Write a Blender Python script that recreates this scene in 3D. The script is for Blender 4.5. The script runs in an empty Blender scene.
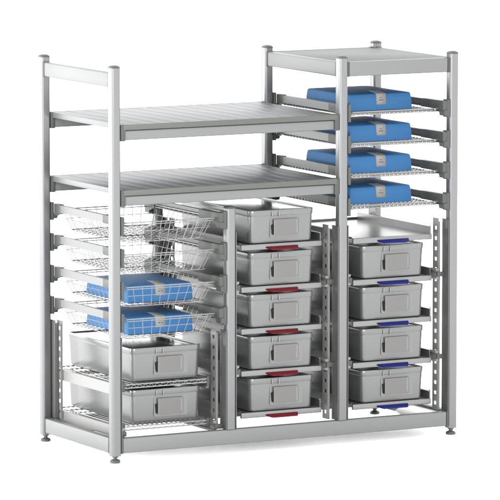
import bpy, bmesh, math, random
from mathutils import Vector, Matrix
random.seed(4)
R = math.radians
scene = bpy.context.scene
COL = scene.collection

# ------------------------------------------------------------------ materials
def new_mat(name):
    m = bpy.data.materials.new(name); m.use_nodes = True
    return m, m.node_tree, m.node_tree.nodes['Principled BSDF']

def metal(name, base, rough=.3, metallic=1.0, stretch=(4, 4, 160), bump=.02, var=.05, cvar=.05):
    m, nt, b = new_mat(name)
    b.inputs['Metallic'].default_value = metallic
    tc = nt.nodes.new('ShaderNodeTexCoord'); mp = nt.nodes.new('ShaderNodeMapping')
    mp.inputs['Scale'].default_value = stretch
    nz = nt.nodes.new('ShaderNodeTexNoise'); nz.inputs['Scale'].default_value = 6; nz.inputs['Detail'].default_value = 3
    nt.links.new(tc.outputs['Object'], mp.inputs['Vector']); nt.links.new(mp.outputs['Vector'], nz.inputs['Vector'])
    mr = nt.nodes.new('ShaderNodeMapRange')
    mr.inputs['To Min'].default_value = rough - var; mr.inputs['To Max'].default_value = rough + var
    nt.links.new(nz.outputs['Fac'], mr.inputs['Value']); nt.links.new(mr.outputs['Result'], b.inputs['Roughness'])
    n2 = nt.nodes.new('ShaderNodeTexNoise'); n2.inputs['Scale'].default_value = 5; n2.inputs['Detail'].default_value = 4
    nt.links.new(tc.outputs['Object'], n2.inputs['Vector'])
    mx = nt.nodes.new('ShaderNodeMix'); mx.data_type = 'RGBA'
    mx.inputs[6].default_value = (*[v * (1 - cvar) for v in base], 1); mx.inputs[7].default_value = (*[v * (1 + cvar) for v in base], 1)
    nt.links.new(n2.outputs['Fac'], mx.inputs[0]); nt.links.new(mx.outputs[2], b.inputs['Base Color'])
    if bump:
        bp = nt.nodes.new('ShaderNodeBump'); bp.inputs['Strength'].default_value = bump; bp.inputs['Distance'].default_value = .002
        nt.links.new(nz.outputs['Fac'], bp.inputs['Height']); nt.links.new(bp.outputs['Normal'], b.inputs['Normal'])
    return m

def matte(name, base, rough=.6, bump=0, scale=60, spec=.5, cvar=.06):
    m, nt, b = new_mat(name)
    b.inputs['Roughness'].default_value = rough
    b.inputs['Specular IOR Level'].default_value = spec
    tc = nt.nodes.new('ShaderNodeTexCoord')
    nz = nt.nodes.new('ShaderNodeTexNoise'); nz.inputs['Scale'].default_value = scale; nz.inputs['Detail'].default_value = 5
    nt.links.new(tc.outputs['Object'], nz.inputs['Vector'])
    mx = nt.nodes.new('ShaderNodeMix'); mx.data_type = 'RGBA'
    mx.inputs[6].default_value = (*[v * (1 - cvar) for v in base], 1); mx.inputs[7].default_value = (*[v * (1 + cvar) for v in base], 1)
    nt.links.new(nz.outputs['Fac'], mx.inputs[0]); nt.links.new(mx.outputs[2], b.inputs['Base Color'])
    if bump:
        bp = nt.nodes.new('ShaderNodeBump'); bp.inputs['Strength'].default_value = bump; bp.inputs['Distance'].default_value = .003
        nt.links.new(nz.outputs['Fac'], bp.inputs['Height']); nt.links.new(bp.outputs['Normal'], b.inputs['Normal'])
    return m

M_POST = metal('anodised_aluminium', (.126, .128, .130), .29, metallic=.65, stretch=(40, 40, 2), bump=0, var=.008, cvar=.01)
M_BEAM = metal('satin_aluminium', (.100, .102, .102), .50, metallic=.4, stretch=(2, 2, 60), bump=0, var=.015, cvar=.015)
M_DECK = metal('brushed_deck_aluminium', (.088, .091, .095), .50, metallic=.5, stretch=(90, 3, 90), bump=.006, var=.02, cvar=.02)
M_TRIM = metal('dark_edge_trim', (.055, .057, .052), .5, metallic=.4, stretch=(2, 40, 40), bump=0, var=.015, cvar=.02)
M_CAST = matte('grey_cast_connector', (.034, .036, .033), .5, spec=.3)
M_CAP = matte('grey_plastic_cap', (.034, .0355, .033), .45, spec=.3)
M_STEEL = metal('stainless_sheet', (.130, .132, .130), .28, metallic=.7, stretch=(3, 60, 60), bump=0, var=.008, cvar=.015)
M_TOP = metal('satin_cover_sheet', (.070, .072, .0715), .6, metallic=.25, stretch=(3, 60, 60), bump=0, var=.015, cvar=.015)
M_BOX = metal('satin_container_steel', (.108, .110, .109), .26, metallic=.5, stretch=(4, 4, 60), bump=0, var=.01, cvar=.02)
M_LID = metal('polished_lid_steel', (.150, .153, .157), .16, metallic=.9, stretch=(60, 3, 3), bump=0, var=.01, cvar=.02)
M_PLATE = metal('warm_label_plate', (.083, .081, .079), .42, metallic=.35, stretch=(2, 60, 60), bump=0, var=.01)
M_RUN = metal('dull_runner_steel', (.125, .126, .124), .38, metallic=.25, stretch=(60, 2, 60), bump=0, var=.015, cvar=.02)
M_WIRE = metal('bright_wire', (.15, .15, .15), .24, metallic=.5, stretch=(1, 1, 1), bump=0, var=.01)
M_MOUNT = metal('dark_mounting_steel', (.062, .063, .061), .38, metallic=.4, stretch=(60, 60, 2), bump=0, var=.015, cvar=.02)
M_TOP.node_tree.nodes['Principled BSDF'].inputs['Specular IOR Level'].default_value = .2
M_DECK.node_tree.nodes['Principled BSDF'].inputs['Specular IOR Level'].default_value = .25
M_BLUE = matte('blue_wrap_fabric', (.0160, .072, .170), .62, bump=.12, scale=35, spec=.2)
M_TAG = matte('grey_paper_label', (.135, .134, .130), .7)
M_INK = matte('dark_print', (.05, .05, .055), .7)
M_RED = matte('red_plastic_grip', (.068, .0010, .0042), .5, spec=.12)
M_NAVY = matte('blue_plastic_grip', (.0025, .0055, .072), .5, spec=.12)
M_FLOOR = matte('white_studio_floor', (.97, .97, .97), .9, spec=0.0, scale=3, cvar=.002)
_p = M_FLOOR.node_tree.nodes['Principled BSDF']        # added subsurface scatter, lifts the contact shadow under the rack
_p.inputs['Subsurface Weight'].default_value = 1; _p.inputs['Subsurface Radius'].default_value = (1, 1, 1); _p.inputs['Subsurface Scale'].default_value = .8
M_DARK = matte('painted_gap_shade', (.008, .008, .008), .6, spec=.1)  # near-black colour for the shade in the label holder gap

# ------------------------------------------------------------------ mesh helpers
def bm_box(bm, x0, x1, y0, y1, z0, z1, bev=0, seg=2):
    t = bmesh.new()
    vs = [t.verts.new((x, y, z)) for x in (x0, x1) for y in (y0, y1) for z in (z0, z1)]
    for f in ((0, 1, 3, 2), (4, 6, 7, 5), (0, 4, 5, 1), (2, 3, 7, 6), (0, 2, 6, 4), (1, 5, 7, 3)):
        t.faces.new([vs[i] for i in f])
    bmesh.ops.recalc_face_normals(t, faces=t.faces)
    if bev:
        bmesh.ops.bevel(t, geom=t.edges[:], offset=bev, segments=seg, profile=.5, affect='EDGES')
    merge(bm, t)

def merge(bm, t):
    mp = {}
    for v in t.verts: mp[v] = bm.verts.new(v.co)
    for f in t.faces:
        try: bm.faces.new([mp[v] for v in f.verts])
        except ValueError: pass
    t.free()

def rrect(hx, hy, r, n=5, cx=0, cy=0):
    r = max(1e-4, min(r, hx - 1e-4, hy - 1e-4)); pts = []
    for (sx, sy, a0) in ((1, 1, 0), (-1, 1, 90), (-1, -1, 180), (1, -1, 270)):
        for k in range(n + 1):
            a = R(a0 + 90 * k / n)
            pts.append((cx + sx * (hx - r) + r * math.cos(a), cy + sy * (hy - r) + r * math.sin(a)))
    return pts

def loft(bm, loops, cx=0, cy=0, n=5, cap0=True, cap1=True):
    """loops: (hx, hy, corner radius, z)"""
    rings = []
    for (hx, hy, r, z) in loops:
        rings.append([bm.verts.new((x, y, z)) for x, y in rrect(hx, hy, r, n, cx, cy)])
    for a, b in zip(rings, rings[1:]):
        for i in range(len(a)):
            j = (i + 1) % len(a)
            bm.faces.new((a[i], a[j], b[j], b[i]))
    if cap0: bm.faces.new(rings[0][::-1])
    if cap1: bm.faces.new(rings[-1])

def tube(bm, pts, r, n=6, closed=False):
    pts = [Vector(p) for p in pts]; rings = []; N = len(pts)
    for i, p in enumerate(pts):
        if closed: d = (pts[(i + 1) % N] - pts[i - 1])
        elif i == 0: d = pts[1] - p
        elif i == N - 1: d = p - pts[-2]
        else: d = (pts[i + 1] - p).normalized() + (p - pts[i - 1]).normalized()
        d.normalize()
        u = d.cross(Vector((0, 0, 1)) if abs(d.z) < .9 else Vector((0, 1, 0))).normalized(); w = d.cross(u)
        rings.append([bm.verts.new(p + r * (math.cos(2 * math.pi * k / n) * u + math.sin(2 * math.pi * k / n) * w)) for k in range(n)])
    m = N if closed else N - 1
    for i in range(m):
        a, b = rings[i], rings[(i + 1) % N]
        for k in range(n): bm.faces.new((a[k], a[(k + 1) % n], b[(k + 1) % n], b[k]))
    if not closed:
        bm.faces.new(rings[0][::-1]); bm.faces.new(rings[-1])

def lathe(bm, prof, cx, cy, n=20):
    rings = [[bm.verts.new((cx + r * math.cos(2 * math.pi * k / n), cy + r * math.sin(2 * math.pi * k / n), z)) for k in range(n)] for r, z in prof]
    for a, b in zip(rings, rings[1:]):
        for k in range(n): bm.faces.new((a[k], a[(k + 1) % n], b[(k + 1) % n], b[k]))
    bm.faces.new(rings[0][::-1]); bm.faces.new(rings[-1])

def prism(bm, prof, axis, a0, a1):
    """closed profile extruded along an axis: axis 'x' profile (y,z); 'y' profile (x,z); 'z' profile (x,y)"""
    def P(p, a): return {'x': (a, p[0], p[1]), 'y': (p[0], a, p[1]), 'z': (p[0], p[1], a)}[axis]
    A = [bm.verts.new(P(p, a0)) for p in prof]; B = [bm.verts.new(P(p, a1)) for p in prof]
    for i in range(len(prof)):
        j = (i + 1) % len(prof); bm.faces.new((A[i], A[j], B[j], B[i]))
    bm.faces.new(A[::-1]); bm.faces.new(B)

def build(name, bm, mat, parent=None, smooth=38):
    bmesh.ops.recalc_face_normals(bm, faces=bm.faces)
    if parent is not None:
        p = parent; off = Vector((0, 0, 0))
        while p is not None: off += p.location; p = p.parent
        if off.length: bmesh.ops.translate(bm, verts=bm.verts, vec=-off)
    me = bpy.data.meshes.new(name); bm.to_mesh(me); bm.free()
    me.materials.append(mat)
    if smooth:
        for p in me.polygons: p.use_smooth = True
        me.set_sharp_from_angle(angle=R(smooth))
    o = bpy.data.objects.new(name, me); COL.objects.link(o)
    if parent is not None: o.parent = parent
    return o

def thing(name, loc, label, cat, group=None):
    o = bpy.data.objects.new(name, None); o.empty_display_size = .05; COL.objects.link(o)
    o.location = loc; tag(o, label, cat, group); return o

def tag(o, label, cat, group=None):
    o['label'] = label; o['category'] = cat
    if group: o['group'] = group

def dup(root, loc, label):
    def cp(o, parent):
        c = o.copy(); COL.objects.link(c); c.parent = parent
        for ch in list(o.children): cp(ch, c)
        return c
    c = cp(root, None); c.location = loc; c['label'] = label
    return c

def B(): return bmesh.new()

# ------------------------------------------------------------------ dimensions (metres)
W, D, H = 1.45, .59, 1.484
XS, XM = .482, .964                 # short posts, middle tall posts
PW = .019                           # half post width
PR = .0100                           # corner radius of the posts

# ------------------------------------------------------------------ floor
b = B(); bm_box(b, -150, 150, -150, 150, -4, 0)
fl = build('floor', b, M_FLOOR, smooth=0); fl['kind'] = 'structure'

# ------------------------------------------------------------------ the rack
rack = thing('storage_rack', (W / 2, D / 2, 0), 'tall silver aluminium modular rack with three bays, slatted shelves and levelling feet on white floor', 'storage rack')

def post(x, y, z0, z1, foot):
    b = B()
    loft(b, [(PW - .001, PW - .001, PR - .001, z0), (PW, PW, PR, z0 + .002), (PW, PW, PR, z1)], x, y, n=7)
    p = build('post', b, M_POST, rack)
    b = B(); r = PR
    loft(b, [(PW + .0006, PW + .0006, r, z1), (PW + .0006, PW + .0006, r, z1 + .0035), (PW - .003, PW - .003, r, z1 + .008), (PW - .009, PW - .009, .009, z1 + .0105)], x, y, n=6)
    build('post_cap', b, M_CAP, p)
    if foot:
        b = B()
        lathe(b, [(.017, 0), (.0195, .002), (.0195, .0085), (.016, .012), (.008, .015), (.0075, z0 + .001)], x, y)
        lathe(b, [(.0135, z0 - .005), (.0135, z0)], x, y, 6)
        build('levelling_foot', b, M_CAP, p)
    return p
HT = H - .0105
for (x, y) in ((0, 0), (0, D), (W, 0), (W, D)): post(x, y, .027, HT, True)
for y in (0, D):
    post(XM, y, .0925, HT, False)
    post(XS, y, .0925, .928, False)

def beam(name, x0, x1, y0, y1, z0, z1, axis, mat=M_BEAM, conn=True, parent=rack, grip=.0078):
    b = B(); bm_box(b, x0, x1, y0, y1, z0, z1, .0045, 3)
    o = build(name, b, mat, parent)
    if conn:
        e = .0012
        for s in (0, 1):
            b = B()
            if axis == 'x':
                a = (x0 - grip, x0 - .0003) if s == 0 else (x1 + .0003, x1 + grip)
                bm_box(b, a[0], a[1], y0 - e, y1 + e, z0 - e, z1 + e, .0012)
            else:
                a = (y0 - grip, y0 - .0003) if s == 0 else (y1 + .0003, y1 + grip)
                bm_box(b, x0 - e, x1 + e, a[0], a[1], z0 - e, z1 + e, .0012)
            build('connector', b, M_CAST, o)
    return o
# base frame
g = PW + .008
for y in (0, D): beam('base_beam', g, W - g, y - .0155, y + .0155, .036, .092, 'x')
for x in (0, W): beam('base_beam', x - .0155, x + .0155, g, D - g, .036, .092, 'y')
# corner plates in the base
b = B(); prism(b, [(1.25, .018), (1.432, .018), (1.432, .30), (1.395, .27), (1.30, .165)], 'z', .078, .084); build('corner_plate', b, M_STEEL, rack)
b = B(); prism(b, [(.018, .27), (.075, .285), (.09, .40), (.09, .572), (.018, .572)], 'z', .078, .084); build('corner_plate', b, M_STEEL, rack)
# top end frame on the left
beam('top_rail', -.0125, .0125, g, D - g, 1.402, 1.456, 'y')
# top frame and cover of the right bay
for y in (0, D): beam('top_rail', XM + g, W - g, y - .0135, y + .0135, 1.404, 1.459, 'x')
for x in (XM, W): beam('top_rail', x - .0135, x + .0135, g, D - g, 1.404, 1.459, 'y')
b = B(); bm_box(b, XM + .0155, W - .0155, .0155, D - .0155, 1.448, 1.4575, .002); build('top_panel', b, M_TOP, rack)

# slatted shelves
def shelf(zt):
    z0 = zt - .020
    x0, x1, ya, yb = .030, .934, -.0165, D + .012
    n = 13; gap = .0030; w = (x1 - x0) / n
    b = B()
    for i in range(n):
        bm_box(b, x0 + i * w + gap / 2, x0 + (i + 1) * w - gap / 2, ya + .004, yb - .002, z0 + .003, zt, .0007)
    dk = build('shelf_deck', b, M_DECK, rack)
    for y0, y1, dz in ((ya - .003, ya + .004, .0008), (yb - .0015, yb + .003, .0006)):
        b = B(); bm_box(b, x0, x1, y0, y1, z0, zt + dz, .0015); build('edge_trim', b, M_TRIM, dk)
    for xx0, xx1 in ((x0 - .003, x0), (x1, x1 + .003)):
        b = B(); bm_box(b, xx0, xx1, ya + .004, yb - .002, z0, zt + .0005, .001); build('side_trim', b, M_BEAM, dk)
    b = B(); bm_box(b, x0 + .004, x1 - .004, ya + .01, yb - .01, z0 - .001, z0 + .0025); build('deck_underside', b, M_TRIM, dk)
    for y in (0, D):
        beam('shelf_beam', .037, .927, y - .0125, y + .0125, z0 - .038, z0 - .0015, 'x', parent=dk, conn=False)
        for x in ((.0195, .039), (.925, .9445)):
            c = B(); bm_box(c, x[0], x[1], y - .0185, y + .0185, z0 - .041, zt + .001, .003); build('connector', c, M_CAST, dk)
shelf(1.263); shelf(1.019)

# ---- rails with post brackets (for the baskets and wire trays)
def rail(xp, side, z):
    """xp: post centre x; side +1: rail lies to the right of the post"""
    xi = xp + side * PW
    def X(a, c): return tuple(sorted((xi + side * a, xi + side * c)))
    b = B(); xa = X(.013, .027)
    x0, x1 = xa
    s = .004
    prof = [(x0, z - .0145), (x1, z - .0145), (x1, z + .0145), (x0, z + .0145)]
    # C shaped rail: two lips and a web, closed towards the post
    if side > 0: prof = [(x0, z - .0145), (x1, z - .0145), (x1, z - .0105), (x0 + s, z - .0105), (x0 + s, z + .0105), (x1, z + .0105), (x1, z + .0145), (x0, z + .0145)]
    else: prof = [(x1, z - .0145), (x0, z - .0145), (x0, z - .0105), (x1 - s, z - .0105), (x1 - s, z + .0105), (x0, z + .0105), (x0, z + .0145), (x1, z + .0145)]
    prism(b, prof, 'y', .10, .535)
    r = build('support_rail', b, M_BEAM, rack)
    for y, sg in ((0, 1), (D, -1)):
        b = B(); xb = X(.0003, .013)
        bm_box(b, xb[0], xb[1], y - .0175, y + .0165, z - .046, z + .022, .002)
        xc = X(.011, .031)
        ys = .018 if side > 0 else -.0165
        yy = sorted((y + sg * ys, y + sg * (.07 if sg < 0 else .052))); bm_box(b, xc[0], xc[1], yy[0], yy[1], z - .020, z + .0175, .003)
        if sg > 0:
            xd = X(.0095, .0305)
            bm_box(b, xd[0], xd[1], y + .05, y + .155, z - .0165, z + .0165, .002)
        pr = [(y + sg * (ys - .002), z - .019), (y + sg * .045, z - .019), (y + sg * .034, z - .0275), (y + sg * .024, z - .026), (y + sg * .018, z - .040), (y + sg * (ys - .002), z - .040)]
        prism(b, pr, 'x', X(.012, .026)[0], X(.012, .026)[1])
        build('rail_bracket', b, M_CAST, r)
ZB = [.898, .779, .657, .537]           # basket rail levels, left bay
ZT = [1.277, 1.158, 1.038, .919]        # wire tray rail levels, right bay
for z in ZB: rail(0, 1, z); rail(XS, -1, z)
for z in ZT: rail(XM, 1, z); rail(W, -1, z)

# ---- perforated uprights and mounting plates for the pull-out shelves
def upright(xw, side, y0, y1, z0, z1):
    """xw: plane of the perforated web; side: direction of the nearest post (-1 left, +1 right)"""
    b = B(); th = .0025
    yc = (y0 + y1) / 2; hw = .0095
    x0, x1 = sorted((xw, xw + side * th))
    bm_box(b, x0, x1, y0, yc - hw, z0, z1); bm_box(b, x0, x1, yc + hw, y1, z0, z1)
    z = z0 + .02
    last = z0
    while z + .014 < z1 - .005:
        bm_box(b, x0, x1, yc - hw, yc + hw, last, z); last = z + .0135; z += .04
    bm_box(b, x0, x1, yc - hw, yc + hw, last, z1)
    fx = sorted((xw + side * th, xw + side * .009))
    bm_box(b, fx[0], fx[1], y0, y0 + th, z0, z1 - .012)
    bm_box(b, fx[0], fx[1], y1 - th, y1, z0, z1 - .012)
    return build('perforated_upright', b, M_RUN, rack)
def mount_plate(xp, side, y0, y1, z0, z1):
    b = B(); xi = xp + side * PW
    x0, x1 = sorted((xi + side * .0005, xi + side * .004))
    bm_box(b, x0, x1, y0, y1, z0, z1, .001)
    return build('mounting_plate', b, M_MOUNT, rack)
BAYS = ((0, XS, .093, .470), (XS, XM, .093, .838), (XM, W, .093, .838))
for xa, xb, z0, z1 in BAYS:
    for (y0, y1, m0, m1) in ((.033, .074, -.0165, .033), (.520, .563, .545, .6055)):  # front plates reach over the post side, their dark steel giving its shade
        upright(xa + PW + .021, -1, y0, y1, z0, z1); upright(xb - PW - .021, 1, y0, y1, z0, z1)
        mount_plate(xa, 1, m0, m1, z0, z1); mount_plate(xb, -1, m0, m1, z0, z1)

# ---- telescopic runners
def runner(xw, side, z, catch):
    """xw: inner face of the runner; side: direction of the post"""
    b = B(); t = .0135
    def q(a): return xw + side * a
    zc = z + .004
    prof = [(q(0), zc - .021), (q(t), zc - .021), (q(t), zc + .021), (q(0), zc + .021), (q(0), zc + .013), (q(.006), zc + .011),
            (q(.006), zc + .003), (q(.002), zc + .002), (q(.002), zc - .002), (q(.006), zc - .003), (q(.006), zc - .011), (q(0), zc - .013)]
    prism(b, prof, 'y', .024 if catch else .085, .565)
    o = build('telescopic_runner', b, M_RUN, rack)
    if catch:
        b = B(); xs = sorted((q(.0005), q(.0345)))
        bm_box(b, xs[0], xs[1], .012, .0235, zc - .009, zc + .009, .0015)
        build('runner_catch', b, M_CAST, o)
Z2 = [.780, .620, .461, .301, .141]     # plate height of each pull-out shelf
Z1 = [.286, .128]
for xa, xb, zs in ((XS, XM, Z2), (XM, W, Z2), (0, XS, Z1)):
    for k, z in enumerate(zs):
        for xw, sd in ((xa + PW + .036, -1), (xb - PW - .036, 1)): runner(xw, sd, z - (.029 if zs is Z1 else 0), k % 2 == 1)

# ------------------------------------------------------------------ pull-out sheet shelves (things)
def pull_out(loc, label, group, grip_mat):
    t = thing('pull_out_shelf', loc, label, 'pull-out shelf', group)
    X, Y, Z = loc
    hw = .1735
    b = B()
    # pan: plate with a folded front lip and upright side flanges
    prof = [(-hw, .006), (-hw, .0), (-hw + .0015, -.0015), (hw - .0015, -.0015), (hw, 0), (hw, .030), (hw - .006, .030), (hw - .006, .028), (hw - .002, .028), (hw - .002, .0015), (-hw + .002, .0015), (-hw + .002, .006)]
    prism(b, [(X + p[0], Z + p[1]) for p in prof], 'y', Y + .012, Y + .580)
    bm_box(b, X - hw, X + hw, Y + .580, Y + .5825, Z - .0015, Z + .010, .0008)
    build('pan', b, M_STEEL, t)
    b = B(); bm_box(b, X - hw, X + hw, Y, Y + .0118, Z - .0195, Z + .0015, .0022, 3)
    build('front_lip', b, M_STEEL, t)
    b = B()
    pl = [(X - .070, Y - .0005), (X - .058, Y - .024), (X - .052, Y - .030), (X + .052, Y - .030), (X + .058, Y - .024), (X + .070, Y - .0005)]
    n = len(pl)
    up = [b.verts.new((x, y, Z - .0085 - (Y - y) * .22)) for x, y in pl]; dn = [b.verts.new((x, y, Z - .0150 - (Y - y) * .19)) for x, y in pl]
    b.faces.new(up); b.faces.new(dn[::-1])
    for i in range(n):
        j = (i + 1) % n; b.faces.new((up[i], up[j], dn[j], dn[i]))
    bmesh.ops.recalc_face_normals(b, faces=b.faces)
    bmesh.ops.bevel(b, geom=b.edges[:], offset=.0016, segments=2, affect='EDGES')
    build('grip', b, grip_mat, t)
    return t
XC1, XC2, XC3 = XS / 2, (XS + XM) / 2, (XM + W) / 2
YF = .030
nth = ['topmost', 'second from the top', 'middle', 'second from the bottom', 'lowest']
lab = lambda c, s: {
    'red': ['topmost steel pull-out shelf with a red grip, just under the slatted shelf',
            'steel pull-out shelf with red grip, second from the top in the middle bay',
            'steel pull-out shelf with red grip, third of five in the middle bay',
            'steel pull-out shelf with red grip, second from the bottom in the middle bay',
            'lowest steel pull-out shelf with red grip, just above the base beam'],
    'blue': ['empty steel pull-out shelf with blue grip, topmost of the right bay',
             'steel pull-out shelf with blue grip carrying the highest container of the right bay',
             'steel pull-out shelf with blue grip, third of five in the right bay',
             'steel pull-out shelf with blue grip, second from the bottom in the right bay',
             'lowest steel pull-out shelf with blue grip, above the base beam at right']}[c][s]
s0 = pull_out((XC2, YF, Z2[0]), lab('red', 0), 'pull-out shelves with red grips', M_RED)
for i in range(1, 5): dup(s0, (XC2, YF, Z2[i]), lab('red', i))
s0 = pull_out((XC3, YF, Z2[0] - .0015), lab('blue', 0), 'pull-out shelves with blue grips', M_NAVY)
for i in range(1, 5): dup(s0, (XC3, YF, Z2[i] - .0015), lab('blue', i))

# ------------------------------------------------------------------ wire pull-out shelves in the left bay
def wire_shelf(loc, label):
    t = thing('wire_pull_out_shelf', loc, label, 'wire shelf', 'wire pull-out shelves under the left containers')
    X, Y, Z = loc; hx, dy = .172, .55
    b = B(); r = .0026
    for z in (0, -.0125):
        tube(b, [(X - hx, Y, Z + z), (X + hx, Y, Z + z), (X + hx, Y + dy, Z + z), (X - hx, Y + dy, Z + z)], r, 7, closed=True)
    build('rim', b, M_WIRE, t)
    b = B()
    def zig(p, q, n):
        p, q = Vector(p), Vector(q); pts = []
        for i in range(n * 2 + 1):
            v = p.lerp(q, i / (n * 2)); v.z = Z + (-.0015 if i % 2 else -.011); pts.append(v)
        tube(b, pts, .0013, 6)
    zig((X - hx, Y, Z), (X + hx, Y, Z), 14); zig((X - hx, Y, Z), (X - hx, Y + dy, Z), 22); zig((X + hx, Y, Z), (X + hx, Y + dy, Z), 22)
    build('zigzag_wire', b, M_WIRE, t)
    b = B()
    for i in range(1, 17): tube(b, [(X - hx + 2 * hx * i / 17, Y, Z + .001), (X - hx + 2 * hx * i / 17, Y + dy, Z + .001)], .0016, 6)
    for i in range(1, 8): tube(b, [(X - hx, Y + dy * i / 8, Z - .002), (X + hx, Y + dy * i / 8, Z - .002)], .0020, 6)
    build('wire_grid', b, M_WIRE, t)
    for s in (-1, 1):
        b = B(); xx = sorted((X + s * (hx + .0005), X + s * (hx + .012)))
        bm_box(b, xx[0], xx[1], Y - .004, Y + .018, Z - .026, Z + .010, .002)
        build('slide_clip', b, M_CAST, t)
    return t
w0 = wire_shelf((XC1 - .003, .048, Z1[0] - .004), 'chrome wire pull-out shelf under the upper container of the left bay')
dup(w0, (XC1 - .003, .048, Z1[1] - .004), 'chrome wire pull-out shelf under the lowest container of the left bay')

# ------------------------------------------------------------------ containers
def container(loc, label, d=.575, hx=.1375):
    t = thing('steel_container', loc, label, 'container', 'grey steel containers with label plates')
    X, Y, Z = loc; cy = Y + d / 2; hy = d / 2
    b = B()
    loft(b, [(hx - .012, hy - .012, .014, Z), (hx - .0065, hy - .0065, .017, Z + .0025), (hx - .004, hy - .004, .019, Z + .010),
             (hx, hy, .021, Z + .100), (hx, hy, .021, Z + .121), (hx - .012, hy - .012, .014, Z + .121)], X, cy, n=7)
    build('body', b, M_BOX, t)
    b = B()
    z0, z1 = Z + .1035, Z + .1265
    loft(b, [(hx + .0002, hy + .0002, .021, z0), (hx + .0022, hy + .0022, .022, z0 + .004), (hx + .0028, hy + .0028, .0225, z1 - .003), (hx + .002, hy + .002, .0222, z1 - .0008), (hx + .0005, hy + .0005, .021, z1),
             (hx - .0030, hy - .0030, .018, z1), (hx - .0040, hy - .0040, .017, z1 - .007)], X, cy, n=7, cap0=False, cap1=False)
    build('rim', b, M_BOX, t)
    b = B(); loft(b, [(hx - .0055, hy - .0055, .017, z1 - .009), (hx - .0055, hy - .0055, .017, z1 - .006), (hx - .012, hy - .012, .014, z1 - .0045), (hx - .040, hy - .045, .014, z1 - .0024), (hx - .075, hy - .100, .014, z1 - .0006), (hx - .110, hy - .170, .012, z1 + .0006)], X, cy, n=7)
    build('lid', b, M_LID, t)
    # plate behind the label holder, two latches
    yf = Y + .0015
    b = B(); prism(b, [(X + x, Z + z) for x, z in rrect(.071, .0385, .008, 4, .018, .0595)], 'y', yf - .0025, yf + .006)
    build('handle_frame', b, M_BOX, t)
    b = B()
    # label holder: flat plate standing off the wall, bent back at its left end
    out = []; inn = []
    yp = yf - .013
    path = [(-.040, yf - .0105), (-.0385, yf - .0118), (-.037, yf - .0126), (-.0355, yp + .0001), (-.034, yp), (.066, yp + .003), (.068, yp + .005)]
    for i, (x, y) in enumerate(path):
        out.append((X + x, y)); inn.append((X + x + (.0016 if i < 4 else 0), y + .0016))
    prism(b, out + inn[::-1], 'z', Z + .030, Z + .091)
    build('label_holder', b, M_PLATE, t)
    b = B(); prism(b, [(X - .0475, Z + .068), (X - .0445, Z + .035), (X - .034, Z + .032), (X - .034, Z + .060), (X - .040, Z + .072)], 'y', yf - .0075, yf - .0026)
    build('holder_gap_shade', b, M_DARK, t)  # dark wedge painted in as the shade in the holder's open left end
    b = B(); bm_box(b, X + .056, X + .064, yf - .0105, yf - .0026, Z + .035, Z + .086); build('holder_spacer', b, M_BOX, t)
    for x in (-.045, -.016):
        b = B(); bm_box(b, X + x - .002, X + x + .002, Y - .0075, Y + .001, Z + .102, Z + .122, .0014)
        build('latch', b, M_WIRE, t)
    return t
cl = ['steel container directly under the slatted shelf, topmost of the middle bay',
      'steel container second from the top in the middle bay',
      'steel container third of five in the middle bay',
      'steel container second from the bottom in the middle bay',
      'lowest steel container of the middle bay, above the base beam']
c0 = container((XC2 + .003, YF + .004, Z2[0] + .0022), cl[0])
for i in range(1, 5): dup(c0, (XC2 + .003, YF + .004, Z2[i] + .0022), cl[i])
cr = ['steel container under the empty blue-gripped shelf, topmost of the right bay',
      'steel container second from the top in the right bay',
      'steel container second from the bottom in the right bay',
      'lowest steel container of the right bay on a blue-gripped shelf']
for i in range(1, 5): dup(c0, (XC3 + .004, YF + .004, Z2[i] + .0008), cr[i - 1])
for i, l in enumerate(('upper steel container of the left bay, just below the wire baskets, on a wire shelf', 'lower steel container of the left bay on the lowest wire shelf')):
    p = (XC1 + .008, .066, Z1[i] + .0015)
    c1 = container(p, l, .54, .146) if i == 0 else dup(c1, p, l)

# ------------------------------------------------------------------ wire baskets
def basket(loc, label):
    t = thing('wire_basket', loc, label, 'wire basket', 'wire baskets hanging in the left bay')
    X, Y, Z = loc; hx, dy, h = .198, .545, .076; ins = .030
    zt = Z + h
    def ring(f, z, r, b, n=6):     # f: 0 at the rim, 1 at the bottom
        i = ins * f; c = .012
        x0, x1, y0, y1 = X - hx + i, X + hx - i, Y + i, Y + dy - i
        tube(b, [(x0 + c, y0, z), (x1 - c, y0, z), (x1, y0 + c, z), (x1, y1 - c, z), (x1 - c, y1, z), (x0 + c, y1, z), (x0, y1 - c, z), (x0, y0 + c, z)], r, n, closed=True)
    b = B(); ring(0, zt, .0024, b, 7); ring(.10, zt - .0085, .0018, b); build('rim', b, M_WIRE, t)
    b = B(); ring(.48, zt - h * .46, .0014, b); ring(1, Z, .0017, b)
    nx, ny = 10, 14
    for k in range(1, nx):
        u = k / nx
        for yy, s in ((Y, 1), (Y + dy, -1)):
            tube(b, [(X - hx + 2 * hx * u, yy, zt), (X - hx + ins + (2 * hx - 2 * ins) * u, yy + s * ins, Z)], .0014, 5)
    for k in range(1, ny):
        u = k / ny
        for xx, s in ((X - hx, 1), (X + hx, -1)):
            tube(b, [(xx, Y + dy * u, zt), (xx + s * ins, Y + ins + (dy - 2 * ins) * u, Z)], .0014, 5)
    build('side_wires', b, M_WIRE, t)
    b = B()
    for k in range(1, 13):
        x = X - hx + ins + (2 * hx - 2 * ins) * k / 13; tube(b, [(x, Y + ins, Z), (x, Y + dy - ins, Z)], .0013, 5)
    for k in range(1, 15):
        y = Y + ins + (dy - 2 * ins) * k / 15; tube(b, [(X - hx + ins, y, Z + .0022), (X + hx - ins, y, Z + .0022)], .0013, 5)
    build('bottom_grid', b, M_WIRE, t)
    return t
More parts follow.
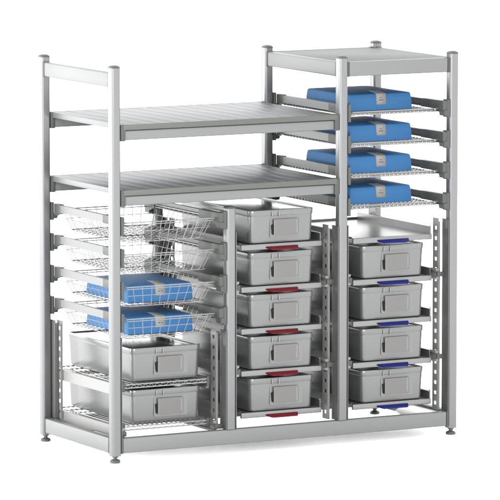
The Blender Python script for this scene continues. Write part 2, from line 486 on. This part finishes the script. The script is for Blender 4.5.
bl = ['empty chrome wire basket, topmost of the left bay, right under the slatted shelf',
      'empty chrome wire basket second from the top of the left bay',
      'chrome wire basket holding the upper blue pack of the left bay',
      'chrome wire basket holding the lower blue pack, just above the grey containers']
BZ = [z - .080 for z in ZB]
b0 = basket((XC1, .012, BZ[0]), bl[0])
for i in range(1, 4): dup(b0, (XC1, .012, BZ[i]), bl[i])

# ------------------------------------------------------------------ flat wire trays in the right bay
def wire_tray(loc, label):
    t = thing('wire_tray', loc, label, 'wire tray', 'flat wire trays in the right bay')
    X, Y, Z = loc; hx, dy = .200, .545
    b = B(); c = .01
    for (z, r, i) in ((.011, .0024, 0), (0, .0022, .004)):
        x0, x1, y0, y1 = X - hx + i, X + hx - i, Y + i, Y + dy - i
        tube(b, [(x0 + c, y0, Z + z), (x1 - c, y0, Z + z), (x1, y0 + c, Z + z), (x1, y1 - c, Z + z), (x1 - c, y1, Z + z), (x0 + c, y1, Z + z), (x0, y1 - c, Z + z), (x0, y0 + c, Z + z)], r, 7, closed=True)
    build('rim', b, M_WIRE, t)
    b = B()
    for k in range(1, 22):
        x = X - hx + 2 * hx * k / 22; tube(b, [(x, Y, Z + .011), (x, Y + .010, Z), (x, Y + dy - .010, Z), (x, Y + dy, Z + .011)], .0014, 5)
    for k in range(1, 22):
        y = Y + dy * k / 22; tube(b, [(X - hx, y, Z + .0024), (X + hx, y, Z + .0024)], .0014, 5)
    build('wire_grid', b, M_WIRE, t)
    return t
tl = ['flat wire tray just below the top cover, carrying the highest blue pack', 'flat wire tray second from the top of the right bay',
      'flat wire tray third from the top of the right bay', 'lowest flat wire tray, above the empty pull-out shelf of the right bay']
TZ = [z - .0245 for z in ZT]
t0 = wire_tray((XC3 + .006, .022, TZ[0]), tl[0])
for i in range(1, 4): dup(t0, (XC3 + .006, .022, TZ[i]), tl[i])

# ------------------------------------------------------------------ blue wrapped packs
def pack(loc, label):
    t = thing('blue_pack', loc, label, 'wrapped pack', 'blue wrapped packs')
    X, Y, Z = loc; hx, hy = .1375, .176; cy = Y + hy
    b = B()
    loops = [(hx - .003, hy - .003, .004, 0), (hx - .0008, hy - .0008, .0055, .0015), (hx, hy, .006, .005), (hx - .0004, hy - .0008, .006, .022), (hx - .0016, hy - .0028, .006, .042), (hx - .0032, hy - .0060, .007, .060),
             (hx - .0048, hy - .0085, .008, .0630), (hx - .0085, hy - .0135, .008, .0645), (hx - .045, hy - .055, .010, .0685), (hx - .090, hy - .100, .012, .0700)]
    loft(b, [(a, c, r, Z + z) for a, c, r, z in loops], X, cy, n=6)
    build('wrap', b, M_BLUE, t)
    # paper label folded over the front top edge
    prof = [(loops[3][1], .022), (loops[4][1], .040), (loops[5][1], .060), (loops[6][1], .0630), (loops[7][1], .0645), (hy - .055, .0685), (hy - .075, .0692)]
    b = B(); rows = []; off = .0011
    for k, (hyk, z) in enumerate(prof):
        o = off if k < 4 else 0; zz = z + (off if k >= 3 else 0)
        y = cy - hyk - o
        rows.append([b.verts.new((X - .0215, y, Z + zz)), b.verts.new((X + .0215, y, Z + zz))])
    for p, q in zip(rows, rows[1:]): b.faces.new((p[0], p[1], q[1], q[0]))
    lb = build('paper_label', b, M_TAG, t)
    sm = lb.modifiers.new('thickness', 'SOLIDIFY'); sm.thickness = .0006; sm.offset = 0
    # two short printed lines
    b = B()
    def stroke(x0, x1, z, hgt):
        f = (z - .022) / .038; y = cy - (loops[3][1] + f * (loops[5][1] - loops[3][1])) - .0021
        bm_box(b, X + x0, X + x1, y - .0004, y + .0003, Z + z, Z + z + hgt)
    for x0, w in ((-.0050, .0036), (.0000, .0040)): stroke(x0, x0 + w, .0465, .0034)
    x = -.0100
    for w in (.0034, .0030, .0036, .0030, .0034): stroke(x, x + w, .0370, .0042); x += w + .0009
    build('printed_lines', b, M_INK, lb)
    return t
pl = ['blue wrapped pack with grey label on the highest wire tray, just below the top cover', 'blue wrapped pack with grey label, second from the top in the right bay',
      'blue wrapped pack with grey label, third from the top in the right bay', 'blue wrapped pack with grey label on the lowest wire tray of the right bay']
p0 = pack((XC3, .122, TZ[0] + .0040), pl[0])
for i in range(1, 4): dup(p0, (XC3, .122, TZ[i] + .0042), pl[i])
for i, l in ((2, 'blue wrapped pack in the third wire basket of the left bay'), (3, 'blue wrapped pack in the lowest wire basket, above the grey containers')):
    dup(p0, (XC1 + .001, .098, BZ[i] + .0042), l)

# ------------------------------------------------------------------ light
world = bpy.data.worlds.new('World'); scene.world = world; world.use_nodes = True
nt = world.node_tree
bg = nt.nodes['Background']; bg.inputs['Color'].default_value = (1, 1, 1, 1); bg.inputs['Strength'].default_value = 3.3

def area(name, loc, target, sx, sy, power, col=(1, 1, 1)):
    l = bpy.data.lights.new(name, 'AREA'); l.shape = 'RECTANGLE'; l.size = sx; l.size_y = sy; l.energy = power; l.color = col
    o = bpy.data.objects.new(name, l); COL.objects.link(o); o.location = loc
    o.rotation_euler = (Vector(target) - Vector(loc)).to_track_quat('-Z', 'Y').to_euler()
    return o
area('fill_front', (-2.6, -8.0, 2.6), (.8, .3, .5), 3.5, 3.5, 640)  # unseen lamp added to lighten the fronts and bay interiors
area('fill_left', (-4.5, .5, 1.05), (.5, .3, .7), 1.2, 2.1, 430)  # unseen lamp added for the bright corner edges of the posts
area('fill_back_left', (-3.6, 6.2, 1.15), (.3, .3, .6), 2.6, 2.5, 170)  # unseen lamp added to brighten the left faces of the posts
# ------------------------------------------------------------------ camera
cam = bpy.data.cameras.new('camera'); co = bpy.data.objects.new('camera', cam); COL.objects.link(co)
co.location = (-8.14022, -16.15900, 2.95309)
co.rotation_euler = (R(90 - 6.79352), 0, R(-28.32642))
cam.sensor_width = 36; cam.lens = 36 * 4919.11 / 500
cam.clip_start = .5; cam.clip_end = 500
scene.camera = co
scene.view_settings.view_transform = 'Standard'; scene.view_settings.look = 'None'
scene.view_settings.exposure = 0; scene.view_settings.gamma = 1
scene.render.engine = 'CYCLES'
scene.cycles.use_denoising = True
scene.cycles.max_bounces = 10; scene.cycles.glossy_bounces = 6; scene.cycles.diffuse_bounces = 4
scene.cycles.caustics_reflective = True
